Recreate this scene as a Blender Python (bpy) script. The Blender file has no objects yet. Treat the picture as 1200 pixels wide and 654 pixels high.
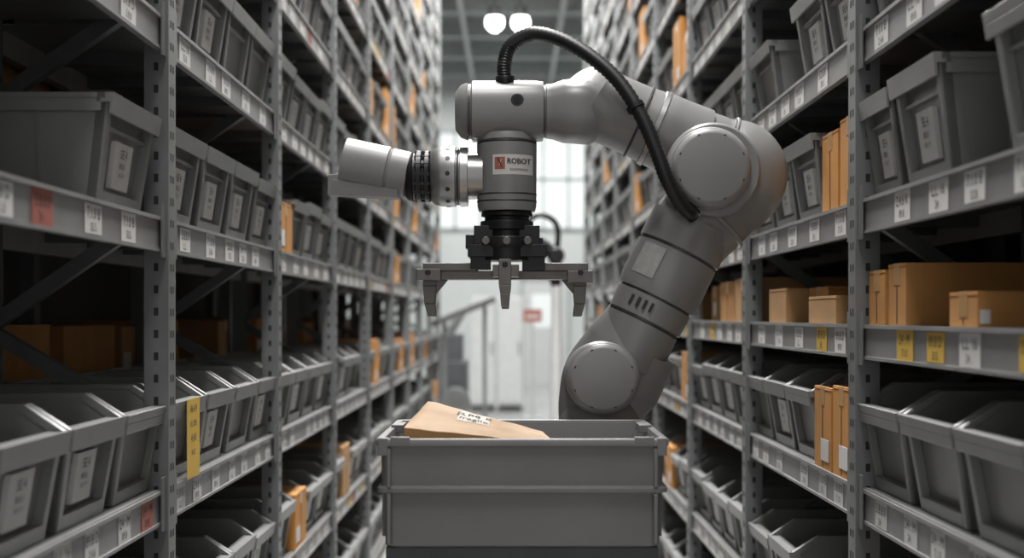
import bpy, bmesh, math, random
from mathutils import Vector, Matrix
random.seed(7)
CH=1.45           # eye height
scene=bpy.context.scene
COL=scene.collection

# ---------------------------------------------------------------- materials
def mat(name,col,rough=0.5,metal=0.0,var=0.12,scale=12.0,bump=0.02,bscale=80.0,emit=None,estr=0,spec=0.5):
    m=bpy.data.materials.new(name); m.use_nodes=True
    nt=m.node_tree; b=nt.nodes['Principled BSDF']
    b.inputs['Roughness'].default_value=rough; b.inputs['Metallic'].default_value=metal
    b.inputs['Specular IOR Level'].default_value=spec
    tc=nt.nodes.new('ShaderNodeTexCoord')
    n=nt.nodes.new('ShaderNodeTexNoise'); n.inputs['Scale'].default_value=scale; n.inputs['Detail'].default_value=4
    nt.links.new(tc.outputs['Object'],n.inputs['Vector'])
    r=nt.nodes.new('ShaderNodeMapRange'); r.inputs['From Min'].default_value=0.3; r.inputs['From Max'].default_value=0.7
    r.inputs['To Min'].default_value=1-var; r.inputs['To Max'].default_value=1+var
    nt.links.new(n.outputs['Fac'],r.inputs['Value'])
    mx=nt.nodes.new('ShaderNodeVectorMath'); mx.operation='SCALE'; mx.inputs[0].default_value=col[:3]
    nt.links.new(r.outputs['Result'],mx.inputs['Scale'])
    nt.links.new(mx.outputs['Vector'],b.inputs['Base Color'])
    if bump>0:
        n2=nt.nodes.new('ShaderNodeTexNoise'); n2.inputs['Scale'].default_value=bscale
        nt.links.new(tc.outputs['Object'],n2.inputs['Vector'])
        bp=nt.nodes.new('ShaderNodeBump'); bp.inputs['Strength'].default_value=bump*5; bp.inputs['Distance'].default_value=0.002
        nt.links.new(n2.outputs['Fac'],bp.inputs['Height']); nt.links.new(bp.outputs['Normal'],b.inputs['Normal'])
    if emit:
        b.inputs['Emission Color'].default_value=(*emit,1); b.inputs['Emission Strength'].default_value=estr
    return m
m_rack=mat('rack_steel',(0.20,0.21,0.21),0.42,0.35,0.15,6)
m_beam=mat('beam_steel',(0.29,0.287,0.283),0.42,0.3,0.14,5)
m_brace=mat('brace_steel',(0.13,0.138,0.14),0.5,0.3)
m_slot=mat('slot_dark',(0.02,0.02,0.022),0.8,0)
m_bin=mat('bin_plastic',(0.228,0.230,0.225),0.38,0,0.10,7,0.03,200)
m_label=mat('label_paper',(0.64,0.63,0.61),0.7,0,0.05)
m_ink=mat('label_ink',(0.05,0.05,0.055),0.7,0)
m_red=mat('label_red',(0.36,0.11,0.08),0.6,0)
m_yel=mat('label_yellow',(0.66,0.42,0.06),0.6,0,0.05)
m_card=mat('cardboard',(0.50,0.235,0.07),0.75,0,0.12,9,0.05,120)
m_card2=mat('cardboard_pale',(0.44,0.245,0.10),0.75,0,0.12,9,0.05,120)
m_cardo=mat('cardboard_orange',(0.54,0.24,0.052),0.7,0,0.10,9,0.05,120)
m_tape=mat('packing_tape',(0.48,0.27,0.11),0.3,0)
m_tote=mat('tote_plastic',(0.200,0.197,0.198),0.38,0,0.07,6,0.03,220)
m_rob=mat('robot_paint',(0.245,0.244,0.240),0.34,0.1,0.05,5,0.008,300)
m_robl=mat('robot_cap',(0.255,0.254,0.250),0.40,0.05,0.05,6,0.008,300)
m_robd=mat('robot_seam',(0.035,0.035,0.04),0.5,0.2)
m_alu=mat('machined_aluminium',(0.36,0.36,0.36),0.32,0.85,0.08,15)
m_blk=mat('black_anodised',(0.016,0.016,0.018),0.38,0.3,0.1)
m_cable=mat('cable_sleeve',(0.012,0.012,0.013),0.42,0,0.1)
m_grip=mat('gripper_metal',(0.16,0.152,0.142),0.4,0.6,0.12,20)
m_bag=mat('kraft_paper',(0.47,0.325,0.21),0.7,0,0.10,14,0.06,40)
m_white=mat('cabinet_white',(0.66,0.67,0.66),0.5,0,0.05)
m_mach=mat('machine_dark',(0.08,0.085,0.09),0.5,0.2)
m_floor=mat('polished_concrete',(0.36,0.36,0.355),0.22,0,0.2,1.3,0.01,30)
m_wall=mat('wall_paint',(0.66,0.68,0.67),0.8,0,0.05,1.0)
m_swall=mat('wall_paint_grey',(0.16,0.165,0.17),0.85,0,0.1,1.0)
m_ceil=mat('ceiling_panel',(0.34,0.36,0.36),0.8,0,0.08,1.0)
m_truss=mat('truss_steel',(0.46,0.49,0.48),0.5,0.2)
m_glow=mat('lamp_lens',(0.9,0.9,0.9),0.4,0,0,1,0,1,(1,0.98,0.95),9)
m_win=mat('window_daylight',(0.7,0.73,0.72),0.3,0,0,1,0,1,(0.93,0.97,0.96),0.32)
m_plate=mat('rating_plate',(0.32,0.32,0.31),0.5,0,0.1,60)
m_pale=mat('printed_label_paper',(0.55,0.50,0.44),0.6,0,0.1,30)

# ---------------------------------------------------------------- mesh builder
class M:
    def __init__(s): s.v=[];s.f=[];s.m=[]
    def add(s,vs,fs,mi=0):
        o=len(s.v); s.v.extend([tuple(p) for p in vs]); s.f.extend([tuple(i+o for i in q) for q in fs]); s.m.extend([mi]*len(fs))
    def box(s,x0,x1,y0,y1,z0,z1,mi=0):
        v=[(x0,y0,z0),(x1,y0,z0),(x1,y1,z0),(x0,y1,z0),(x0,y0,z1),(x1,y0,z1),(x1,y1,z1),(x0,y1,z1)]
        s.add(v,[(0,3,2,1),(4,5,6,7),(0,1,5,4),(1,2,6,5),(2,3,7,6),(3,0,4,7)],mi)
    def hexa(s,b,t,mi=0):
        s.add(list(b)+list(t),[(0,3,2,1),(4,5,6,7),(0,1,5,4),(1,2,6,5),(2,3,7,6),(3,0,4,7)],mi)
    def bar(s,p0,p1,w,h,mi=0,up=(0,1,0)):
        p0=Vector(p0);p1=Vector(p1);d=(p1-p0).normalized();a=d.cross(Vector(up)).normalized();b=a.cross(d).normalized()
        q=[a*w/2*i+b*h/2*j for i,j in((-1,-1),(1,-1),(1,1),(-1,1))]
        s.hexa([p0+c for c in q],[p1+c for c in q],mi)
    def lathe(s,p0,ax,prof,n=40,mi=0,caps=True,sq=None):
        p0=Vector(p0);d=Vector(ax).normalized()
        up=Vector((0,0,1)) if abs(d.z)<0.9 else Vector((0,1,0))
        a=d.cross(up).normalized();b=d.cross(a).normalized()
        vs=[];fs=[]
        for t,r in prof:
            for k in range(n):
                th=2*math.pi*k/n
                c,sn=math.cos(th),math.sin(th)
                if sq:
                    c=math.copysign(abs(c)**sq,c); sn=math.copysign(abs(sn)**sq,sn)
                vs.append(p0+d*t+(a*c+b*sn)*r)
        for i in range(len(prof)-1):
            for k in range(n):
                k2=(k+1)%n; fs.append((i*n+k,i*n+k2,(i+1)*n+k2,(i+1)*n+k))
        if caps:
            fs.append(tuple(range(n))[::-1]); L=(len(prof)-1)*n; fs.append(tuple(L+k for k in range(n)))
        s.add(vs,fs,mi)
    def cyl(s,p0,p1,r,n=32,mi=0,r1=None,ch=0.0):
        p0=Vector(p0);p1=Vector(p1);L=(p1-p0).length
        r1=r if r1 is None else r1
        prof=[(0,r),(L,r1)] if ch==0 else [(0,r-ch),(ch,r),(L-ch,r1),(L,r1-ch)]
        s.lathe(p0,p1-p0,prof,n,mi)
    def tube(s,pts,rad,n=32,mi=0,sub=8,ridge=None):
        P=[Vector(p) for p in pts];Q=[];R=[]
        for i in range(len(P)-1):
            a=P[max(i-1,0)];b=P[i];c=P[i+1];d=P[min(i+2,len(P)-1)]
            for k in range(sub):
                t=k/sub
                Q.append(0.5*((2*b)+(c-a)*t+(2*a-5*b+4*c-d)*t*t+(-a+3*b-3*c+d)*t**3))
                tt=t*t*(3-2*t); R.append(rad[i]*(1-tt)+rad[i+1]*tt)
        Q.append(P[-1]);R.append(rad[-1])
        if ridge:
            R=[r*(1+(ridge if j%2 else 0)) for j,r in enumerate(R)]
        nrm=None;vs=[];fs=[]
        for i,q in enumerate(Q):
            d=(Q[min(i+1,len(Q)-1)]-Q[max(i-1,0)]).normalized()
            if nrm is None:
                nrm=d.cross(Vector((0,1,0))).normalized()
            nrm=(nrm-d*nrm.dot(d)).normalized(); b=d.cross(nrm)
            for k in range(n):
                th=2*math.pi*k/n; vs.append(q+(nrm*math.cos(th)+b*math.sin(th))*R[i])
        for i in range(len(Q)-1):
            for k in range(n):
                k2=(k+1)%n; fs.append((i*n+k,i*n+k2,(i+1)*n+k2,(i+1)*n+k))
        fs.append(tuple(range(n))[::-1]); L=(len(Q)-1)*n; fs.append(tuple(L+k for k in range(n)))
        s.add(vs,fs,mi)
    def merge(s,o,fn,mm=None):
        off=len(s.v); s.v.extend([fn(p) for p in o.v]); s.f.extend([tuple(i+off for i in q) for q in o.f]); s.m.extend(o.m if mm is None else [mm[i] for i in o.m])
    def obj(s,name,mats,parent=None,smooth=None,bevel=None,origin=None):
        me=bpy.data.meshes.new(name)
        o=Vector(origin) if origin else Vector((0,0,0))
        me.from_pydata([Vector(p)-o for p in s.v],[],s.f)
        for m in mats: me.materials.append(m)
        me.polygons.foreach_set('material_index',s.m)
        bm=bmesh.new(); bm.from_mesh(me); bmesh.ops.recalc_face_normals(bm,faces=bm.faces); bm.to_mesh(me); bm.free()
        if smooth:
            me.shade_smooth(); me.set_sharp_from_angle(angle=math.radians(smooth))
        ob=bpy.data.objects.new(name,me); COL.objects.link(ob); ob.location=o
        if parent: ob.parent=parent
        if bevel:
            b=ob.modifiers.new('bevel','BEVEL'); b.width=bevel; b.segments=2; b.limit_method='ANGLE'; b.angle_limit=math.radians(40)
        return ob
def empty(name,loc=(0,0,0)):
    e=bpy.data.objects.new(name,None); COL.objects.link(e); e.location=loc; e.empty_display_size=0.1; return e

_tc={}
def text_mesh(t,size):
    if (t,size) in _tc: return _tc[(t,size)]
    cu=bpy.data.curves.new('t','FONT'); cu.body=t; cu.size=size; cu.align_x='CENTER'; cu.align_y='CENTER'; cu.resolution_u=2
    ob=bpy.data.objects.new('t',cu); COL.objects.link(ob)
    dg=bpy.context.evaluated_depsgraph_get(); me=ob.evaluated_get(dg).to_mesh()
    r=M(); r.add([tuple(v.co) for v in me.vertices],[tuple(p.vertices) for p in me.polygons])
    ob.evaluated_get(dg).to_mesh_clear(); bpy.data.objects.remove(ob); bpy.data.curves.remove(cu)
    _tc[(t,size)]=r; return r

# ---------------------------------------------------------------- racks
XF=0.77; XB=1.22; XBEAM=0.785
FR=[1.55+1.35*i for i in range(-1,10)]   # frame positions along the aisle (0.2 .. 13.7)
LV={-1:[-1.33,-0.85,-0.39,0.22,0.67,1.12,1.57,2.02,2.5,3.0,3.5],
     1:[-1.33,-0.85,-0.385,-0.02,0.26,0.64,1.10,1.57,2.02,2.5,3.0,3.5]}
TOP=4.1
def rack(side):
    m=M(); X=lambda x:side*x
    def bx(x0,x1,*a): 
        x0,x1=sorted((X(x0),X(x1))); m.box(x0,x1,*a)
    for fi,y in enumerate(FR):
        for x0 in (XF,XB-0.055):
            bx(x0,x0+0.055,y-0.03,y-0.027,0,CH+TOP,0)
            bx(x0,x0+0.055,y+0.027,y+0.03,0,CH+TOP,0)
            if x0==XF: bx(x0,x0+0.004,y-0.027,y+0.027,0,CH+TOP,0)
            else: bx(x0+0.051,x0+0.055,y-0.027,y+0.027,0,CH+TOP,0)
            bx(x0-0.02,x0+0.075,y-0.05,y+0.05,0.0,0.006,0)
        if fi<6:
            z=0.3
            while z<CH+1.6:
                bx(XF+0.023,XF+0.033,y-0.0306,y-0.0300,z,z+0.018,2)
                for yy in(-0.014,0.006): bx(XF-0.0006,XF,y+yy,y+yy+0.008,z,z+0.016,2)
                z+=0.05
        z=CH+0.24-3*0.5; k=0
        while z<CH+TOP-0.5:
            m.bar((X(XF+0.03),y,z),(X(XB-0.03),y,z-0.27),0.032,0.03,1)
            m.bar((X(XB-0.03),y,z-0.27),(X(XF+0.03),y,z-0.5),0.032,0.03,1)
            z+=0.5
    for b in range(len(FR)-1):
        y0,y1=FR[b]+0.031,FR[b+1]-0.031
        for L in LV[side]:
            z=CH+L
            bx(XBEAM,XBEAM+0.004,y0,y1,z-0.075,z,3); bx(XBEAM-0.006,XBEAM+0.012,y0,y1,z-0.008,z,3); bx(XBEAM-0.004,XBEAM+0.012,y0,y1,z-0.077,z-0.070,3)
            bx(XB-0.04,XB-0.01,y0,y1,z-0.065,z,3)
            bx(XBEAM+0.004,XB-0.04,y0,y1,z-0.006,z-0.001,0)
            for q in(0.25,0.5,0.75):
                yy=y0+(y1-y0)*q; bx(XBEAM+0.004,XB-0.04,yy-0.02,yy+0.02,z-0.035,z-0.006,1)
            for ye,dy in((y0,0.03),(y1-0.03,0.03)): bx(XBEAM-0.010,XBEAM-0.006,ye,ye+dy,z-0.09,z+0.03,0)
    return m.obj('shelving_rack',[m_rack,m_brace,m_slot,m_beam])
RK={s:rack(s) for s in(-1,1)}

def labels(side):
    m=M(); strs=['5.8.8.0','89.8 D','52.8.R','2.4.6 K','L.L. 16','7.1.0 B','33.5.E','24 : M']
    for b in range(len(FR)-1):
        for L in LV[side]:
            y=FR[b]+0.08+random.uniform(0,0.06)
            while y<FR[b+1]-0.16:
                r=random.random(); w=random.choice([0.105,0.095,0.10]); h=random.choice([0.060,0.064,0.056])
                if abs(L+0.39)<0.01: w*=0.8
                if r<0.93:
                    z=CH+L-0.039; mi=0
                    if random.random()<0.05 and side<0: mi=2
                    if (b>3 and random.random()<0.03) or (side==1 and L==-0.02 and random.random()<0.30): mi=3
                    xa=XBEAM-0.0005; xb=XBEAM-0.0015
                    x0,x1=sorted((side*xa,side*xb)); m.box(x0,x1,y,y+w,z-h/2,z+h/2,mi)
                    if b<5:
                        xt=side*(xb-0.0004)
                        t=random.choice(strs)
                        for tt,sz,dz in((t,0.030,0.010),(random.choice(strs)[:5],0.022,-0.016)):
                            g=text_mesh(tt,sz); 
                            if side<0: m.merge(g,lambda p:(xt,y+w/2+p[0]*0.9,z+dz+p[1]),{0:1})
                            else: m.merge(g,lambda p:(xt,y+w/2-p[0]*0.9,z+dz+p[1]),{0:1})
                y+=random.choice([0.18,0.22,0.26]) if L>-0.3 else random.choice([0.16,0.2])
    m.obj('shelf_labels',[m_label,m_ink,m_red,m_yel],parent=RK[side])
for s in(-1,1): labels(s)

# ---------------------------------------------------------------- bins (local: x=0 front .. D, y centred, z 0..h)
def make_bin(w,D,h,style,label=True,txt='B.24'):
    m=M(); t=0.005; zf=h if style=='closed' else 0.80*h; xs=0.0 if style=='closed' else 0.07
    f0=0.030
    m.box(f0,D-0.02,-w/2,w/2,0,0.006,0)
    prof=[(f0,0),(D-0.02,0),(D,h),(xs,h),(0.0,zf)] if xs>0 else [(f0,0),(D-0.02,0),(D,h),(0.0,h)]
    for sy in(-1,1):
        ya,yb=sy*w/2,sy*(w/2-t); n=len(prof)
        vs=[(x,ya,z) for x,z in prof]+[(x,yb,z) for x,z in prof]
        fs=[tuple(range(n)),tuple(range(n,2*n))[::-1]]+[(i,(i+1)%n,n+(i+1)%n,n+i) for i in range(n)]
        m.add(vs,fs,0)
        yo=sy*(w/2+0.010); yi=sy*(w/2-0.006); a,b=sorted((yo,yi))
        m.box(xs,D+0.008,a,b,h-0.012,h,0)
        a2,b2=sorted((sy*(w/2+0.010),sy*(w/2+0.006))); m.box(xs+0.01,D,a2,b2,h-0.035,h-0.010,0)
        if xs>0: m.bar((xs,sy*(w/2+0.002),h-0.006),(-0.002,sy*(w/2+0.002),zf-0.006),0.014,0.018,0)
        for q in(0.35,0.6,0.85): 
            c,d=sorted((sy*w/2,sy*(w/2+0.005))); m.box(D*q,D*q+0.006,c,d,0.01,h-0.012,0)
    m.hexa([(D-0.02,-w/2,0),(D-0.015,-w/2,0),(D-0.015,w/2,0),(D-0.02,w/2,0)],[(D-0.005,-w/2,h),(D,-w/2,h),(D,w/2,h),(D-0.005,w/2,h)],0)
    m.box(D-0.006,D+0.008,-w/2-0.01,w/2+0.01,h-0.012,h,0)
    def fp(z,o=0.0): return f0*(1-z/zf)+o
    def panel(z0,z1,y0,y1,o0,o1,mi=0):
        m.hexa([(fp(z0,o0),y0,z0),(fp(z0,o1),y0,z0),(fp(z0,o1),y1,z0),(fp(z0,o0),y1,z0)],
               [(fp(z1,o0),y0,z1),(fp(z1,o1),y0,z1),(fp(z1,o1),y1,z1),(fp(z1,o0),y1,z1)],mi)
    panel(0,zf,-w/2,w/2,0.014,0.019)
    panel(0,zf,-w/2,-w/2+0.022,-0.005,0.014); panel(0,zf,w/2-0.022,w/2,-0.005,0.014)
    panel(0,0.028,-w/2+0.022,w/2-0.022,-0.005,0.014)
    panel(zf-0.018,zf,-w/2-0.010,w/2+0.010,-0.016,0.016)
    panel(zf-0.040,zf-0.018,-w/2-0.010,w/2+0.010,-0.016,-0.011)
    if style=='closed': panel(zf*0.70,zf*0.73,-w/2+0.02,w/2-0.02,0.003,0.014)
    if label:
        lw=0.11
        panel(0.040,0.040+0.095,-lw/2,lw/2,0.0025,0.0135,1)
        for ln,(t2,sz,zc) in enumerate((('5E.4',0.026,0.112),('80.8.1',0.017,0.088),('34 21 9',0.013,0.070))):
            g=text_mesh(t2,sz)
            m.merge(g,lambda p:(fp(zc+p[1],0.0020),-p[0],zc+p[1]),{0:2})
    m.v=[(x,y*(0.87+0.13*min(1,z/h)),z) for x,y,z in m.v]
    return m
BD=0.38
bins={('closed',True):make_bin(0.295,BD,0.215,'closed'),('closed',False):make_bin(0.295,BD,0.215,'closed',False),
      ('pick',True):make_bin(0.295,BD,0.235,'pick'),('pick',False):make_bin(0.295,BD,0.235,'pick',False)}
mb=[m_bin,m_label,m_ink,m_yel,m_card,m_tape,m_card2,m_cardo]
def place(dst,src,side,y,z,x0=0.79,wy=1.0,dz=1.0):
    if side>0: dst.merge(src,lambda p:(x0+p[0],y+p[1]*wy,z+p[2]*dz))
    else: dst.merge(src,lambda p:(-x0-p[0],y-p[1]*wy,z+p[2]*dz))
def cardbox(m,x0,x1,y0,y1,z0,z1,mc=4,mt=5,lab=None):
    x0,x1=sorted((x0,x1))
    m.box(x0,x1,y0,y1,z0,z1,mc)
    e=0.0008; xm=(x0+x1)/2; ym=(y0+y1)/2
    L=(x1-x0)>(y1-y0)
    dx=0.0012
    if L:
        m.box(x0-e,x1+e,ym-0.022,ym+0.022,z1-0.045,z1+e,mt)
        for xx in(x0-dx,x1): m.box(xx,xx+dx,ym-0.0015,ym+0.0015,z0+0.004,z1-0.046,2)
    else:
        m.box(xm-0.022,xm+0.022,y0-e,y1+e,z1-0.045,z1+e,mt)
    m.box(x0-0.001,x1+0.001,y0-0.001,y1+0.001,z1-0.006,z1-0.0045,mc)
    if lab=='near':
        m.box(x0+0.004,x0+0.022,y0-0.0015,y0-0.0005,z0+0.006,z0+0.03,1)
    elif lab:
        xs=x0-0.0015 if x0>0 else x1+0.0005
        w=min(0.08,(y1-y0)*0.5)
        m.box(xs,xs+0.001,y0+0.02,y0+0.02+w,z0+0.02,z0+min(0.075,(z1-z0)*0.6),1)

def hero_bin(side,y,z,key,wy=1.0,dz=1.0,tag=False,x0=0.79):
    m=M(); place(m,bins[key],side,y,z,x0,wy,dz)
    if tag:
        xx=sorted((side*(x0-0.019),side*(x0-0.0175))); m.box(xx[0],xx[1],y-0.06,y+0.06,z+0.0,z+0.19,3)
        for j,(t2,sz) in enumerate((('86.4.9',0.026),('KL 20.5',0.020),('4.4.8',0.026),('R.E.5',0.018))):
            g=text_mesh(t2,sz); zc=z+0.165-j*0.035; xt=side*(x0-0.0195)
            m.merge(g,lambda p:(xt,y-side*p[0],zc+p[1]),{0:2})
    return m.obj('storage_bin',mb,origin=(side*(x0+BD/2),y,z),bevel=0.0018)
def hero_box(side,x0,x1,y0,y1,z0,h,mc=4,lab=None):
    m=M(); cardbox(m,side*x0,side*x1,y0,y1,z0,z0+h,mc,5,lab)
    return m.obj('cardboard_box',mb,origin=(side*(x0+x1)/2,(y0+y1)/2,z0),bevel=0.002)
used=set(); skip=set()
hero_bin(-1,2.66,CH+0.22,('closed',True),wy=1.1)
used.add((-1,0.22,1));used.add((-1,0.22,0))
for i in range(4): hero_bin(-1,2.93+0.17+0.335*i,CH+0.22,('closed',True),dz=1.0 if i<3 else 0.95)
used.add((-1,0.22,2))
for i in range(4): hero_bin(-1,1.78+0.32*i,CH-0.39,('pick',i in(0,1,2)))
for i in range(4): hero_bin(-1,2.93+0.17+0.335*i,CH-0.39,('pick',i%2==1),tag=(i==0))
used|={(-1,-0.39,1),(-1,-0.39,2)}
hero_bin(1,2.77,CH+0.26,('closed',True),wy=0.72)
hero_bin(1,2.50,CH+0.26,('closed',True),wy=0.93,dz=1.05)
hero_bin(1,1.93,CH+0.26,('closed',False),wy=1.15,dz=1.1)
used|={(1,0.26,1)}
hero_box(1,0.80,1.05,2.96,3.12,CH+0.26,0.215,7); hero_box(1,0.80,1.05,3.14,3.30,CH+0.26,0.20,7)
for i in range(3): hero_bin(1,3.48+0.31*i,CH+0.26,('closed',True))
used|={(1,0.26,2)}
hero_box(1,0.80,1.12,2.60,2.72,CH-0.02,0.128,4); hero_box(1,0.795,1.0,2.73,2.85,CH-0.02,0.118,4)
hero_box(1,0.80,1.05,2.20,2.34,CH-0.02,0.062,4,'near')
hero_box(1,0.80,1.05,3.16,3.45,CH-0.02,0.07,6); hero_box(1,0.86,1.1,3.48,3.70,CH-0.02,0.10,4);hero_box(1,0.80,1.02,3.74,3.98,CH-0.02,0.10,6)
used|={(1,-0.02,1),(1,-0.02,2)}
for i in range(4): hero_bin(1,1.78+0.32*i,CH-0.385,('pick',False))
hero_box(1,0.785,1.05,2.97,3.13,CH-0.385,0.215,7,True); hero_box(1,0.785,1.05,3.15,3.32,CH-0.385,0.205,7,True)
for i in range(3): hero_bin(1,3.50+0.31*i,CH-0.385,('pick',i==1))
used|={(1,-0.385,1),(1,-0.385,2)}
for (sd,L,b,i,h) in((-1,0.22,3,0,0.17),(-1,-0.39,5,1,0.25),(-1,1.12,5,3,0.3),(-1,1.12,6,0,0.28),(-1,-0.39,6,2,0.22),(-1,-0.39,7,1,0.25),(-1,0.22,6,1,0.2),(-1,0.67,7,2,0.24),
      (-1,1.57,7,1,0.26),(-1,2.5,7,3,0.3),
      (1,-0.385,4,0,0.22),(1,1.10,4,1,0.3),(1,1.57,5,2,0.28),(1,2.02,6,0,0.3),(1,0.64,5,3,0.25),(1,-0.385,6,1,0.2),(1,-0.85,4,2,0.2),(-1,-0.85,3,1,0.2),(1,-0.85,1,3,0.2)):
    yc=FR[b]+0.2+0.315*i; skip.add((sd,L,b,i))
    hero_box(sd,0.785,1.1,yc-0.13,yc+0.12,CH+L,h,7,True)

for side in(-1,1):
    m=M()
    for b in range(len(FR)-1):
        for li,L in enumerate(LV[side]):
            if (side,L,b) in used: continue
            z=CH+L; gap=(LV[side][li+1]-L if li+1<len(LV[side]) else 0.6)-0.09
            y=FR[b]+0.045
            if gap<0.24:
                while y<FR[b+1]-0.3:
                    wy=random.uniform(0.12,0.3); h=random.uniform(0.07,min(gap,0.22)*0.9)
                    if random.random()<0.85: cardbox(m,side*random.uniform(0.79,0.85),side*1.15,y,y+wy,z,z+h,random.choice([4,6]),5,random.random()<0.4)
                    y+=wy+random.uniform(0.01,0.10)
                continue
            st='pick' if L<0 else 'closed'
            for i in range(4):
                if (side,L,b,i) in skip: continue
                yc=y+0.155+0.315*i
                r=random.random()
                if r<0.05 and b>3:
                    h=random.uniform(0.13,0.24); h=min(h,gap-0.02)
                    cardbox(m,side*0.79,side*1.12,yc-0.13,yc+0.12,z,z+h,random.choice([4,7,6]),5,random.random()<0.5)
                elif r<0.98:
                    place(m,bins[(st,random.random()<0.7)],side,yc,z,dz=random.choice([1,1,1,0.92]))
    m.obj('stocked_storage_bins',mb)

for side in(-1,1):
    m=M(); X0,X1=1.28,1.72
    def bx(x0,x1,*a):
        x0,x1=sorted((side*x0,side*x1)); m.box(x0,x1,*a)
    for i in range(len(FR)):
        y=FR[i]+0.25
        for x in(X0,X1-0.05): bx(x,x+0.05,y-0.03,y+0.03,0,CH+TOP,0)
    for L in(-1.33,-0.80,-0.20,0.40,0.95,1.5,2.05,2.6,3.15,3.7):
        z=CH+L
        bx(X0-0.004,X0,FR[0],FR[-1]+0.2,z-0.08,z,3); bx(X1,X1+0.004,FR[0],FR[-1]+0.2,z-0.08,z,3); bx(X0,X1,FR[0],FR[-1]+0.2,z-0.01,z-0.001,1)
    m.obj('shelving_rack',[m_rack,m_brace,m_slot,m_beam])
    m=M()
    for L in(-1.33,-0.80,-0.20,0.40,0.95,1.5,2.05,2.6,3.15,3.7):
        y=FR[0]+0.05
        while y<FR[-1]-0.3:
            w=random.uniform(0.28,0.5)
            if L==-0.20: h=random.uniform(0.14,0.19)
            else: h=random.uniform(0.18,0.36)
            if random.random()<0.88: cardbox(m,side*(X0+random.uniform(0.01,0.05)),side*(X1-0.02),y,y+w,CH+L,CH+L+h,random.choice([4,6,6]),5,random.random()<0.4)
            y+=w+random.uniform(0.02,0.12)
    m.obj('stocked_cardboard_boxes',mb)

# ---------------------------------------------------------------- stacking tote on trolley
def tote(y0,y1,hw,zb,zt):
    root=empty('plastic_tote',(0,(y0+y1)/2+0,zb))
    m=M(); cx=0.021; 
    def ring(dx,dy,z,r=0.02):
        out=[];X=hw+dx;Y0=y0-dy;Y1=y1+dy
        for (sx,sy,a0) in((1,-1,-90),(1,1,0),(-1,1,90),(-1,-1,180)):
            cxx=cx+sx*(X-r); cyy=(Y1-r) if sy>0 else (Y0+r)
            for k in range(5):
                a=math.radians(a0+k*22.5); out.append((cxx+r*math.cos(a),cyy+r*math.sin(a),z))
        return out
    H=zt-zb
    rings=[ring(-0.022,-0.022,zb),ring(-0.012,-0.012,zb+0.004),ring(-0.010,-0.010,zb+H*0.50),ring(0.003,0.003,zb+H*0.51),ring(0.003,0.003,zb+H*0.555),ring(-0.006,-0.006,zb+H*0.565),
           ring(-0.004,-0.004,zt-0.040),ring(-0.004,-0.004,zt-0.017),ring(0.006,0.006,zt-0.015),ring(0.006,0.006,zt-0.003),ring(0.004,0.004,zt),ring(-0.010,-0.010,zt),ring(-0.012,-0.012,zt-0.01),ring(-0.020,-0.020,zb+0.012)]
    n=len(rings[0]); vs=[p for r in rings for p in r]; fs=[]
    for i in range(len(rings)-1):
        for k in range(n): fs.append((i*n+k,i*n+(k+1)%n,(i+1)*n+(k+1)%n,(i+1)*n+k))
    fs.append(tuple(range(n))[::-1]); L=(len(rings)-1)*n; fs.append(tuple(L+k for k in range(n)))
    m.add(vs,fs,0)
    for sx in(-1,1):
        xx=cx+sx*(hw-0.022)
        for yy in(y0-0.004,): 
            m.box(xx-0.004,xx+0.004,yy,yy+0.012,zb+0.01,zb+H*0.5,0); m.box(xx-0.004,xx+0.004,yy-0.002,yy+0.012,zb+H*0.56,zt-0.02,0)
        for q in(0.2,0.5,0.8):
            yq=y0+(y1-y0)*q; a,b=sorted((cx+sx*(hw-0.012),cx+sx*(hw+0.001))); m.box(a,b,yq-0.004,yq+0.004,zb+0.01,zt-0.02,0)
        a,b=sorted((cx+sx*(hw-0.030),cx+sx*(hw-0.002))); m.box(a,b,(y0+y1)/2+0.02,(y0+y1)/2+0.10,zt-0.012,zt+0.006,0)
        m.cyl((cx+sx*(hw-0.035),(y0+y1)/2+0.06,zt-0.06),(cx+sx*(hw-0.012),(y0+y1)/2+0.06,zt-0.06),0.012,20,0)
    for sx in(-1,1):
        xx=cx+sx*(hw-0.045); m.box(xx-0.020,xx+0.020,y0-0.0065,y0+0.004,zt-0.010,zt+0.004,0)
        m.box(cx+sx*(hw-0.010)-0.010,cx+sx*(hw-0.010)+0.010,y0-0.007,y0+0.012,zt-0.034,zt+0.002,0)
    ob=m.obj('tote_shell',[m_tote],smooth=35,bevel=0.0015)
    ob.parent=root; ob.location=-Vector(root.location)
    return root
ZT=CH-0.250; ZB=CH-0.474
tote(2.60,3.08,0.293,ZB,ZT)
root=empty('tote_trolley',(0.021,2.82,0))
m=M(); cx=0.021
m.box(cx-0.28,cx+0.28,2.625,3.05,ZB-0.03,ZB,0)
m.box(cx-0.275,cx+0.275,2.63,3.045,ZB-0.27,ZB-0.03,1)
m.box(cx-0.28,cx+0.28,2.625,3.05,0.16,0.20,0)
for sx in(-1,1):
    for yy in(2.65,3.0):
        m.box(cx+sx*0.25-0.018,cx+sx*0.25+0.018,yy-0.018,yy+0.018,0.20,ZB-0.27,0)
        m.cyl((cx+sx*0.25-0.015,yy,0.05),(cx+sx*0.25+0.015,yy,0.05),0.05,24,1); m.box(cx+sx*0.25-0.02,cx+sx*0.25+0.02,yy-0.02,yy+0.02,0.09,0.16,0)
o=m.obj('trolley_frame',[m_mach,m_tote],bevel=0.003); o.parent=root; o.location=-Vector(root.location)

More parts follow.
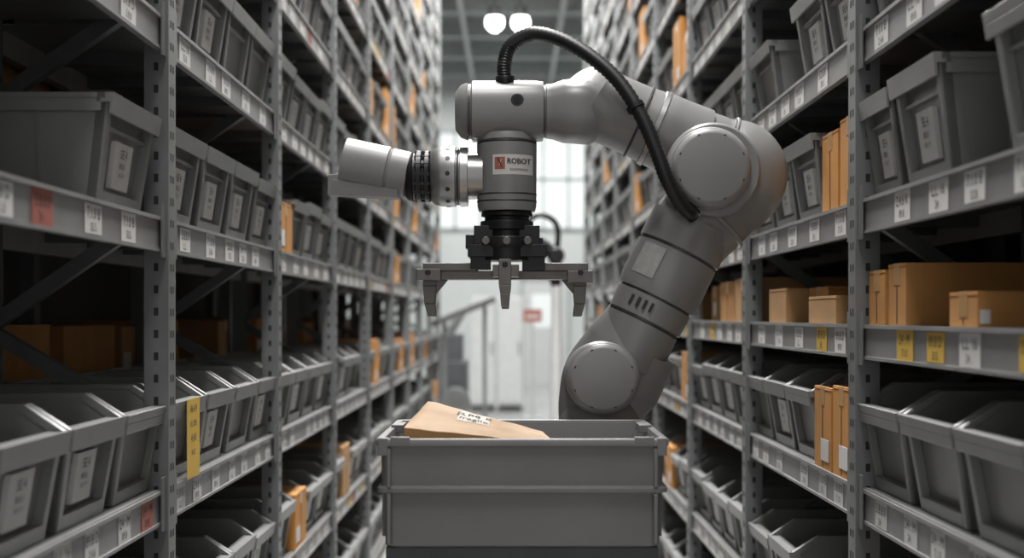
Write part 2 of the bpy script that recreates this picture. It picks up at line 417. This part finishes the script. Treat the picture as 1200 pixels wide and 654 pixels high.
def mailer():
    m=M()
    A=Vector((-0.192,2.93,CH-0.196)); B=Vector((0.070,2.93,CH-0.266)); C=Vector((0.094,2.66,CH-0.268)); D=Vector((-0.224,2.66,CH-0.232))
    nx,ny=34,20; top=[];bot=[]
    n=((B-A).cross(D-A)).normalized()
    if n.z<0:n=-n
    for j in range(ny+1):
        for i in range(nx+1):
            u=i/nx;v=j/ny
            p=(A*(1-u)+B*u)*(1-v)+(D*(1-u)+C*u)*v
            th=(1-(2*v-1)**8)*(0.35+0.65*(1-u))*(1-(1-min(1,u*14))**2)*(1-max(0,u-0.9)*8)
            wr=0.0008*math.sin(9*u+10*v)+0.0005*math.sin(27*u-7*v)
            top.append(p+n*(0.008*th+wr)); bot.append(p-Vector((0,0,0.050*(1-u)**0.6+0.003)))
    N=(nx+1)*(ny+1); fs=[]
    for j in range(ny):
        for i in range(nx):
            a=j*(nx+1)+i; fs.append((a,a+1,a+nx+2,a+nx+1)); fs.append((N+a,N+a+nx+1,N+a+nx+2,N+a+1))
    per=[i for i in range(nx+1)]+[j*(nx+1)+nx for j in range(1,ny+1)]+[ny*(nx+1)+i for i in range(nx-1,-1,-1)]+[j*(nx+1) for j in range(ny-1,0,-1)]
    m.add(top+bot,fs,0)
    m.add([(top+bot)[i] for i in per]+[(top+bot)[N+i] for i in per],[(k,(k+1)%len(per),len(per)+(k+1)%len(per),len(per)+k) for k in range(len(per))],2)
    def S(u,v,e=0.0008):
        j=min(ny-1,int(v*ny)); i=min(nx-1,int(u*nx)); fu=u*nx-i; fv=v*ny-j
        a=top[j*(nx+1)+i];b=top[j*(nx+1)+i+1];c=top[(j+1)*(nx+1)+i];d=top[(j+1)*(nx+1)+i+1]
        return (a*(1-fu)+b*fu)*(1-fv)+(c*(1-fu)+d*fu)*fv+n*e
    k=8; P=[S(0.30+0.24*i/k,0.14+0.44*j/k) for j in range(k+1) for i in range(k+1)]
    m.add(P,[(j*(k+1)+i,j*(k+1)+i+1,(j+1)*(k+1)+i+1,(j+1)*(k+1)+i) for j in range(k) for i in range(k)],3)
    for (tx,sz,u0,v0,st) in(('RM',0.040,0.37,0.30,1.4),('4E 8',0.030,0.46,0.28,1.6),('fragile',0.026,0.42,0.47,1.6)):
        g=text_mesh(tx,sz)
        m.merge(g,lambda p:tuple(S(u0+p[0]/0.28,v0-p[1]*st/0.25,0.0013)),{0:1})
    return m.obj('kraft_paper_mailer',[m_bag,m_ink,m_card2,m_pale],smooth=40)
mailer()

# ---------------------------------------------------------------- robot arm
RY=3.25; K=461.5
def R(u,v,dy=0.0): return Vector(((u-600)/K,RY+dy,CH+(370-v)/K))
def s_(px): return px/K
rob=empty('robot_arm',(R(700,470).x,RY,0))
def part(m,name,mats,**kw):
    o=m.obj(name,mats,**kw); o.parent=rob; o.location=-Vector(rob.location); return o
def cap_disc(name,c,r,yfront,yback,ring=True,nsc=8):
    m=M(); L=yback-yfront; p=Vector((c.x,yfront,c.z))
    m.lathe(p,(0,1,0),[(0,r*0.80),(0.002,r*0.86),(0.010,r*0.93),(0.014,r*0.94),(0.015,r*0.915),(0.019,r*0.915),(0.020,r*0.955),(0.03,r),(L-0.01,r),(L,r*0.95)],64,0)
    for k in range(nsc):
        a=2*math.pi*(k+0.5)/nsc; q=p+Vector((math.cos(a)*r*0.80,0.0012,math.sin(a)*r*0.80))
        m.cyl(q+Vector((0,-0.001,0)),q+Vector((0,0.004,0)),0.0042,14,1)
    m.lathe(p+Vector((0,0.0155,0)),(0,1,0),[(0,r*0.925),(0.003,r*0.925)],64,1)
    return part(m,name,[m_robl,m_robd],smooth=40)
m=M(); bxm=R(702,0).x
m.lathe((bxm,RY,0),(0,0,1),[(0,0.15),(0.015,0.15),(0.017,0.10),(0.85,0.10),(0.852,0.13),(0.875,0.13)],48,0)
part(m,'pedestal',[m_mach],smooth=35)
m=M()
m.lathe((bxm,RY,0.875),(0,0,1),[(0,0.105),(0.02,0.107),(0.03,0.098),(0.10,0.098),(0.105,0.104),(0.20,0.106),(0.24,0.110),(0.30,0.104),(0.35,0.09),(0.38,0.05)],56,0)
part(m,'base_joint',[m_rob],smooth=40)
cap_disc('shoulder_joint',R(703,441),s_(42),RY-0.135,RY+0.06)
m=M(); m.tube([R(700,505,0.02),R(700,470,0.02),R(708,440,0.02),R(730,415,0.02),R(754,380,0.02)],[s_(44),s_(45),s_(47),s_(50),s_(45)],48,0,8)
part(m,'shoulder_housing',[m_rob],smooth=50)
m=M(); m.tube([R(722,490,0.04),R(736,450,0.03),R(752,410,0.02)],[s_(30),s_(42),s_(44)],48,0,8)
part(m,'shoulder_side_housing',[m_rob],smooth=50)
ax=(R(812,262)-R(728,430)).normalized(); p0=R(728,430); L=(R(812,262)-p0).length
m=M(); q=lambda f:L*f
m.lathe(p0,ax,[(0,s_(30)),(0.01,s_(40)),(q(.30),s_(44)),(q(.305),s_(42)),(q(.32),s_(42)),(q(.325),s_(45)),(q(.46),s_(46)),(q(.465),s_(43.5)),(q(.475),s_(43.5)),(q(.48),s_(47)),(q(.55),s_(49.5)),(q(.78),s_(49)),(q(.785),s_(47)),(q(.80),s_(47)),(q(.805),s_(50)),(q(1.0),s_(50))],64,0)
side=ax.cross(Vector((0,1,0))).normalized()
if side.x>0: side=-side
for o_ in(28,20,12,4):
    c=p0+ax*q(.40)+side*s_(o_); yy=-math.sqrt(max(0,s_(46)**2-s_(o_)**2))
    c=c+Vector((0,yy-0.001,0)); m.bar(c-ax*0.012,c+ax*0.012,0.007,0.006,1)
for f in(.308,.468,.79): m.lathe(p0+ax*q(f),ax,[(0,s_(43.6 if f<.7 else 48)),(0.0025,s_(43.6 if f<.7 else 48))],64,1)
vs=[];r=s_(49.8)+0.001
for i in range(9):
    o_=s_(18+24*i/8); 
    for f in(.56,.76): vs.append(p0+ax*q(f)+side*o_+Vector((0,-math.sqrt(r*r-o_*o_),0)))
m.add(vs,[(2*i,2*i+1,2*i+3,2*i+2) for i in range(8)],2)
part(m,'upper_arm',[m_rob,m_robd,m_plate],smooth=35)
m=M()
m.tube([R(808,275,0.01),R(838,240,0.02),R(864,212,0.03),R(864,196,0.03),R(834,182,0.03),R(792,162,0.02)],[s_(50),s_(54),s_(58),s_(57),s_(50),s_(44)],56,0,10)
d_=(R(834,182)-R(860,194)).normalized()
m.lathe(R(846,187,0.03),d_,[(0,s_(53)),(0.001,s_(55)),(0.006,s_(54.6)),(0.008,s_(52))],64,0)
m.lathe(R(843,186,0.03),d_,[(0,s_(53.8)),(0.0025,s_(53.6))],64,1)
d_=(R(838,240)-R(808,275)).normalized()
m.lathe(R(826,255,0.015),d_,[(0,s_(52)),(0.001,s_(54.5)),(0.010,s_(55)),(0.012,s_(53))],64,0)
part(m,'elbow_housing',[m_rob,m_robd],smooth=50)
m=M(); c=R(828,205); m.lathe((c.x,RY-0.115,c.z),(0,1,0),[(0,s_(51)),(0.008,s_(54)),(0.05,s_(54)),(0.06,s_(52))],64,0)
part(m,'elbow_collar',[m_rob],smooth=40)
cap_disc('elbow_joint',R(823,204),s_(46.5),RY-0.160,RY+0.03)
m=M()
m.tube([R(815,172,0.01),R(782,157),R(745,141),R(715,128),R(698,118)],[s_(48),s_(45),s_(42),s_(42),s_(40)],56,0,8)
part(m,'forearm',[m_rob],smooth=50)
m=M(); a2=(R(745,141)-R(782,157)).normalized()
m.lathe(R(770,152)-a2*0.0,a2,[(0,s_(45)),(0.002,s_(46.2)),(0.014,s_(45.4)),(0.016,s_(44.4))],56,0)
m.lathe(R(750,143),a2,[(0,s_(44)),(0.001,s_(44.6)),(0.005,s_(44.4)),(0.006,s_(43))],56,1)
part(m,'forearm_clamp_ring',[m_alu,m_robd],smooth=35)
m=M()
dd=(R(660,150,-0.06)-R(712,100,0.07))
m.lathe(R(712,100,0.07),dd,[(0,s_(16)),(0.006,s_(28)),(0.02,s_(34)),(0.05,s_(37)),(0.12,s_(37)),(0.14,s_(34))],48,0)
m.lathe(R(712,100,0.07)+dd.normalized()*0.045,dd,[(0,s_(37.2)),(0.003,s_(37.4))],48,1)
part(m,'wrist_dome',[m_robl,m_robd],smooth=45)
m=M()
m.lathe(R(700,131),(-1,0,0),[(0,s_(34)),(s_(12),s_(38)),(s_(40),s_(36)),(s_(52),s_(32)),(s_(60),s_(31)),(s_(61),s_(29.5)),(s_(63),s_(29.5)),(s_(64),s_(34)),(s_(75),s_(35.5)),(s_(146),s_(35)),(s_(148),s_(31)),(s_(151),s_(31)),(s_(152),s_(33)),(s_(160),s_(30)),(s_(166),s_(22))],56,0,sq=0.82)
m.lathe(R(700-61.4,131),(-1,0,0),[(0,s_(30.2)),(s_(1.2),s_(30.2))],56,1,sq=0.82); m.lathe(R(700-148.5,131),(-1,0,0),[(0,s_(31.6)),(s_(2),s_(31.6))],56,1,sq=0.82)
part(m,'wrist_joint',[m_rob,m_robd],smooth=35)
m=M()
c=R(606,123,-s_(35.5)); m.cyl(c,c+Vector((0,0.012,0)),s_(7.5),24,0,ch=0.001); m.cyl(c+Vector((0,-0.0015,0)),c+Vector((0,0.004,0)),s_(4),20,1)
part(m,'wrist_port',[m_robd,m_slot],smooth=35)
m=M()
m.lathe(R(594,158),(0,0,-1),[(0,s_(33)),(s_(6),s_(35)),(s_(8),s_(35)),(s_(9),s_(33.5)),(s_(11),s_(33.5)),(s_(12),s_(35)),(s_(84),s_(34.5)),(s_(90),s_(33))],56,0)
for z in(9.5,70,78): m.lathe(R(594,158+z),(0,0,-1),[(0,s_(34.7)),(0.001,s_(35.1)),(0.003,s_(35.1)),(0.004,s_(34.7))],56,1)
part(m,'tool_flange_housing',[m_robl,m_robd],smooth=35)
m=M()
def cyl_patch(u0,u1,v0,v1,mi,e):
    n=14;vs=[];r=s_(34.7)+e
    for i in range(n+1):
        u=u0+(u1-u0)*i/n; x=s_(u-594); y=-math.sqrt(max(0,r*r-x*x))
        for v in(v0,v1): vs.append((R(594,0).x+x,RY+y,CH+(370-v)/K))
    m.add(vs,[(2*i,2*i+1,2*i+3,2*i+2) for i in range(n)],mi)
cyl_patch(578,624,185,208,0,0.0006); cyl_patch(580,592,188,202,1,0.0012)
def cyl_text(t,sz,u,v,mi,sx=1.0,e=0.0018):
    g=text_mesh(t,sz); r=s_(34.7)+e
    m.merge(g,lambda p:(R(u,0).x+p[0]*sx,RY-math.sqrt(max(0,r*r-(s_(u-594)+p[0]*sx)**2)),CH+(370-v)/K+p[1]),{0:mi})
cyl_text('\\',0.034,586,195,2,1.5,0.0022); cyl_text('/',0.022,586.5,194.5,0,1.2,0.0020)
for o_ in(-0.0006,0.0,0.0006): cyl_text('ROBOT',0.0195,608+o_*K,193,2,0.9)
cyl_text('automation',0.0115,608,202,2,0.85)
part(m,'maker_plate',[m_label,m_red,m_ink])
m=M()
m.lathe(R(566,207),(-1,0,0),[(0,s_(26)),(s_(17),s_(27)),(s_(17.5),s_(35)),(s_(26),s_(35.5)),(s_(27),s_(33)),(s_(31),s_(33)),(s_(32),s_(35.5)),(s_(48),s_(35)),(s_(56),s_(33)),(s_(60),s_(29))],56,0)
m.lathe(R(566-27.5,207),(-1,0,0),[(0,s_(33.6)),(s_(3),s_(33.6))],56,1)
for k in range(12):
    a=2*math.pi*k/12; c=R(526,207)+Vector((0,-math.cos(a)*s_(35),math.sin(a)*s_(35))); d=Vector((0,-math.cos(a),math.sin(a)))
    m.cyl(c-d*0.002,c+d*0.0015,0.006,12,1)
part(m,'side_flange',[m_alu,m_robd],smooth=35)
m=M()
m.lathe(R(506,207),(-1,0,0),[(0,s_(27)),(s_(3),s_(30)),(s_(7),s_(30)),(s_(8),s_(27)),(s_(11),s_(27)),(s_(12),s_(30)),(s_(17),s_(30)),(s_(18),s_(27)),(s_(21),s_(27)),(s_(22),s_(29)),(s_(27),s_(28)),(s_(30),s_(25))],56,0)
for k in range(16):
    a=2*math.pi*k/16; c=R(497,207)+Vector((0,-math.cos(a)*s_(28),math.sin(a)*s_(28))); m.bar(c-Vector((s_(10),0,0)),c+Vector((s_(8),0,0)),0.008,0.008,0)
part(m,'side_coupling',[m_blk],smooth=35)
m=M(); d=(R(403,190)-R(480,206)).normalized()
LL=(R(403,190)-R(480,206)).length
m.lathe(R(480,206),d,[(0,s_(23)),(0.004,s_(27)),(LL*.3,s_(27.5)),(LL*.31,s_(26)),(LL*.33,s_(26)),(LL*.34,s_(28)),(LL,s_(28.5)),(LL,s_(25)),(LL-0.03,s_(24)),(LL-0.031,s_(3))],56,0,sq=0.85)
m.hexa([R(468,233,-0.04),R(388,229,-0.04),R(388,229,0.04),R(468,233,0.04)],[R(468,224,-0.045),R(392,212,-0.045),R(392,212,0.045),R(468,224,0.045)],0)
m.hexa([R(404,229,-0.04),R(386,230,-0.04),R(386,230,0.04),R(404,229,0.04)],[R(408,205,-0.045),R(387,207,-0.045),R(387,207,0.045),R(408,205,0.045)],0)
part(m,'suction_head',[m_robl],smooth=35,bevel=0.002)
g=594
m=M()
m.lathe(R(g,246),(0,0,-1),[(0,s_(26)),(s_(4),s_(30)),(s_(8),s_(30)),(s_(9),s_(26)),(s_(13),s_(26)),(s_(14),s_(31)),(s_(24),s_(31)),(s_(25),s_(27)),(s_(32),s_(27)),(s_(33),s_(36)),(s_(42),s_(37)),(s_(46),s_(34)),(s_(60),s_(34))],48,0)
def pb(u0,u1,v0,v1,y0,y1,mi=0): m.box(R(u0,0).x,R(u1,0).x,RY+y0,RY+y1,CH+(370-v1)/K,CH+(370-v0)/K,mi)
pb(556,578,266,288,-0.05,0.05); pb(608,632,266,290,-0.05,0.05)
pb(549,640,288,302,-0.065,0.065); pb(546,566,276,292,-0.03,0.03); pb(624,636,280,296,-0.04,0.04)
pb(552,575,300,316,-0.05,0.05); pb(612,638,300,318,-0.05,0.05)
for u in(570,594,618): m.cyl(R(u,284,-0.082),R(u,284,-0.06),0.010,16,1)
part(m,'gripper_coupling',[m_blk,m_grip],smooth=35,bevel=0.0012)
m=M()
pb(512,672,318,328,-0.035,0.035); pb(490,518,316,329,-0.055,0.055); pb(664,693,318,332,-0.055,0.055)
pb(497,560,309,318,-0.045,-0.030); pb(497,560,309,318,0.030,0.045); pb(630,688,309,318,-0.045,-0.030); pb(630,688,309,318,0.030,0.045)
pb(578,608,312,326,-0.11,0.10)
def finger(u,y,lean,v0=300,ww=8.0,ve=371):
    w=s_(ww)
    z=lambda v:CH+(370-v)/K
    x=R(u,0).x
    pts=[(v0,0,w),(335,0,w),(ve-15,0,w*0.78),(ve,lean*0.006,w*0.62)]
    for (va,xa,wa),(vb,xb,wb) in zip(pts[:-1],pts[1:]):
        m.hexa([(x+xa-wa,y-0.014,z(va)),(x+xa+wa,y-0.014,z(va)),(x+xa+wa,y+0.014,z(va)),(x+xa-wa,y+0.014,z(va))],
               [(x+xb-wb,y-0.014,z(vb)),(x+xb+wb,y-0.014,z(vb)),(x+xb+wb,y+0.014,z(vb)),(x+xb-wb,y+0.014,z(vb))],0)
finger(504,RY,1,328); finger(679,RY,-1,330); finger(592,RY-0.105,0,306,7,360); finger(592,RY+0.095,0,312,7,362)
for u,sg in((504,1),(679,-1)):
    for y in(-0.02,0.008):
        x=R(u,0).x; z=CH+(370-328)/K
        m.add([(x+sg*0.016,RY+y,z),(x+sg*0.045,RY+y,z),(x+sg*0.016,RY+y,z-0.035),(x+sg*0.016,RY+y+0.012,z),(x+sg*0.045,RY+y+0.012,z),(x+sg*0.016,RY+y+0.012,z-0.035)],[(0,1,2),(5,4,3),(0,3,4,1),(1,4,5,2),(2,5,3,0)],0)
for u in(503,679,592): m.cyl(R(u,312 if u==592 else 320,-0.123 if u==592 else -0.06),R(u,312 if u==592 else 320,-0.11 if u==592 else -0.05),0.007,14,1)
part(m,'gripper_fingers',[m_grip,m_blk],bevel=0.0014)
m=M()
cp=[R(592,100,-0.03),R(591,80,-0.035),R(598,58,-0.04),R(622,45,-0.05),R(655,53,-0.07),R(690,76,-0.10),R(720,106,-0.125),R(744,146,-0.15),R(760,185,-0.165),R(772,218,-0.17),R(788,244,-0.155),R(805,258,-0.13)]
m.tube(cp,[s_(8.7)]*len(cp),20,0,14,ridge=-0.12)
m.cyl(R(592,104,-0.03),R(592,92,-0.032),s_(11),24,1,ch=0.001)
m.lathe(R(737,134,-0.143),(R(745,148,-0.15)-R(737,134,-0.143)),[(0,s_(10.5)),(0.012,s_(10.5))],24,1)
part(m,'cable_conduit',[m_cable,m_blk],smooth=60)

# ---------------------------------------------------------------- building
def plane_box(name,*a,m=None):
    q=M(); q.box(*a,0); return q.obj(name,[m])
YE=27.0; HC=6.6; XW=5.5
plane_box('floor',-XW,XW,-3,YE,-0.1,0,m=m_floor)
plane_box('ceiling',-XW,XW,-3,YE,HC,HC+0.1,m=m_ceil)
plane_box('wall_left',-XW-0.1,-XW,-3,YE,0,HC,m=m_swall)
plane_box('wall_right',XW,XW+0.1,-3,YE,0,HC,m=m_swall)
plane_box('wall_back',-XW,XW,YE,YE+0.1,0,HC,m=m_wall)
plane_box('shade_screen_left',-1.90,-1.84,-1,14.0,0,HC,m=m_swall)  # added dark screen behind the racks, keeps the gaps between shelves dark
plane_box('shade_screen_right',1.84,1.90,-1,14.0,0,HC,m=m_swall)  # same added screen on the right, hides the bright hall wall
q=M()
for y in(15.5,17.2,18.8,20.6,22.4,24.2,26): q.box(-XW,XW,y-0.06,y+0.06,HC-0.28,HC,0)
for x in(-2.4,-0.8,0.8,2.4): q.box(x-0.04,x+0.04,14,YE,HC-0.34,HC-0.28,0)
q.obj('roof_beams',[m_truss])
for i in range(4):
    x0=-3.6+i*1.85
    q=M(); q.box(x0,x0+1.6,YE-0.02,YE-0.01,3.3,5.3,1)
    for xx in(x0,x0+0.53,x0+1.06,x0+1.56): q.box(xx,xx+0.05,YE-0.06,YE,3.25,5.35,0)
    for zz in(3.25,4.3,5.3): q.box(x0,x0+1.61,YE-0.06,YE,zz,zz+0.06,0)
    q.obj('window_%d'%(i+1),[m_truss,m_win])
q=M(); q.box(0.25,1.15,YE-0.05,YE-0.001,0,2.2,0); q.box(0.18,0.25,YE-0.08,YE-0.001,0,2.27,1); q.box(1.15,1.22,YE-0.08,YE-0.001,0,2.27,1); q.box(0.18,1.22,YE-0.08,YE-0.001,2.2,2.27,1)
q.box(0.42,0.98,YE-0.06,YE-0.05,1.2,1.9,2)
q.obj('door_1',[m_white,m_truss,m_win])
q=M()
for i in range(2):
    x0=-0.65+i*0.42
    q.box(x0,x0+0.40,19.5,20.1,0.08,1.75,0); q.box(x0+0.02,x0+0.38,19.48,19.5,0.12,1.70,0); q.box(x0+0.33,x0+0.35,19.46,19.48,0.85,1.05,1); q.box(x0+0.02,x0+0.38,19.55,20.05,0,0.08,1)
q.obj('control_cabinet',[m_white,m_mach],bevel=0.006)
q=M(); q.box(0.16,0.42,17.98,18.0,1.36,1.54,0); q.box(0.20,0.38,17.975,17.98,1.42,1.46,1); q.box(0.27,0.31,18.0,18.04,0,1.5,2); q.box(0.16,0.42,17.9,18.15,0,0.02,2)
q.obj('warning_sign',[m_red,m_label,m_truss])
q=M()
q.box(-0.93,-0.45,13.9,14.9,0.0,0.25,0); q.box(-0.88,-0.50,14.0,14.8,0.25,0.95,0); q.box(-0.80,-0.55,14.1,14.6,0.95,1.25,0)
q.cyl((-0.62,13.9,0.5),(-0.62,14.05,0.5),0.17,24,1); q.cyl((-0.7,14.2,1.25),(-0.55,14.2,1.5),0.05,16,1)
q.obj('packing_machine',[m_mach,m_rack],bevel=0.01)
q=M()
q.bar((-0.72,11.9,1.38),(-0.20,12.6,1.60),0.05,0.09,0); q.bar((-0.72,12.2,1.38),(-0.20,12.9,1.60),0.05,0.09,0)
for k in range(9):
    t=k/8; q.cyl((-0.72+0.52*t,11.9+0.7*t,1.39+0.22*t),(-0.72+0.52*t,12.2+0.7*t,1.39+0.22*t),0.025,10,1)
q.box(-0.66,-0.62,12.1,12.14,0,1.40,1); q.box(-0.29,-0.25,12.6,12.64,0,1.57,1)
q.obj('inclined_conveyor',[m_alu,m_rack])
# second robot arm down the aisle, on a pale slim column
br=empty('robot_arm',(0.3,9.5,0))
q=M(); k2=1500/9.5
def B(u,v,dy=0): return Vector(((u-600)/k2,9.5+dy,CH+(370-v)/k2))
q.tube([B(652,335),B(650,320),B(652,300)],[0.04,0.045,0.05],20,0); q.tube([B(652,305),B(640,290),B(628,283),B(612,283)],[0.05,0.045,0.04,0.035],20,0)
q.cyl(B(652,300,-0.09),B(652,300,0.09),0.06,24,0,ch=0.01); q.cyl(B(614,283,-0.06),B(614,283,0.06),0.045,24,0,ch=0.01)
q.tube([B(614,283),B(618,262),B(632,252),B(648,258),B(654,272),B(652,300)],[0.022]*6,14,0); q.cyl(B(612,283),B(612,300),0.04,20,0)
q.lathe((B(652,0).x,9.5,0),(0,0,1),[(0,0.14),(0.02,0.14),(0.03,0.045),(1.2,0.045),(1.25,0.04),(1.68,0.038)],28,1)
o=q.obj('arm_body',[m_blk,m_white],smooth=40); o.parent=br; o.location=-Vector(br.location)

# ---------------------------------------------------------------- lamps
LZ=5.90
q=M()
for x in(-0.26,0.13,):
    q.cyl((x,19.2,LZ),(x,19.2,LZ+0.18),0.10,24,0); q.cyl((x,19.2,LZ+0.18),(x,19.2,HC),0.012,8,0)
q.obj('ceiling_lamp_housing',[m_mach])
for i,x in enumerate((-0.26,0.13)):
    q=M(); q.lathe((x,19.2,LZ+0.02),(0,0,-1),[(0,0.115),(0.06,0.13),(0.13,0.12),(0.2,0.05)],24,0); q.obj('ceiling_lamp',[m_glow],smooth=50)
def area(name,loc,sx,sy,power,col=(1.0,0.985,0.965),rot=(0,0,0)):
    l=bpy.data.lights.new(name,'AREA'); l.shape='RECTANGLE'; l.size=sx; l.size_y=sy; l.energy=power; l.color=col
    o=bpy.data.objects.new(name,l); COL.objects.link(o); o.location=loc; o.rotation_euler=rot; return o
for y,p in((0.8,110),(3.4,265),(6.5,270),(9.6,340),(12.4,360)):  # last one added and the one before raised, standing in for distant haze
    area('aisle_light',(0,y,HC-0.5),0.8,1.6,p)
area('hall_light',(0,17,HC-0.4),5,3,280,(0.98,1,0.99)); area('hall_light',(0,23,HC-0.4),7,5,460,(0.98,1,0.99))
w=bpy.data.worlds.new('World'); scene.world=w; w.use_nodes=True
w.node_tree.nodes['Background'].inputs[0].default_value=(1.0,0.99,0.975,1); w.node_tree.nodes['Background'].inputs[1].default_value=0.72

# ---------------------------------------------------------------- camera
cam=bpy.data.cameras.new('cam'); co=bpy.data.objects.new('cam',cam); COL.objects.link(co)
co.location=(0,0,CH); co.rotation_euler=(math.radians(90),0,0)
cam.lens=45; cam.sensor_width=36; cam.shift_y=43/1200; cam.clip_start=0.05
cam.dof.use_dof=True; cam.dof.focus_distance=3.05; cam.dof.aperture_fstop=2.2
scene.camera=co
scene.view_settings.view_transform='Standard'
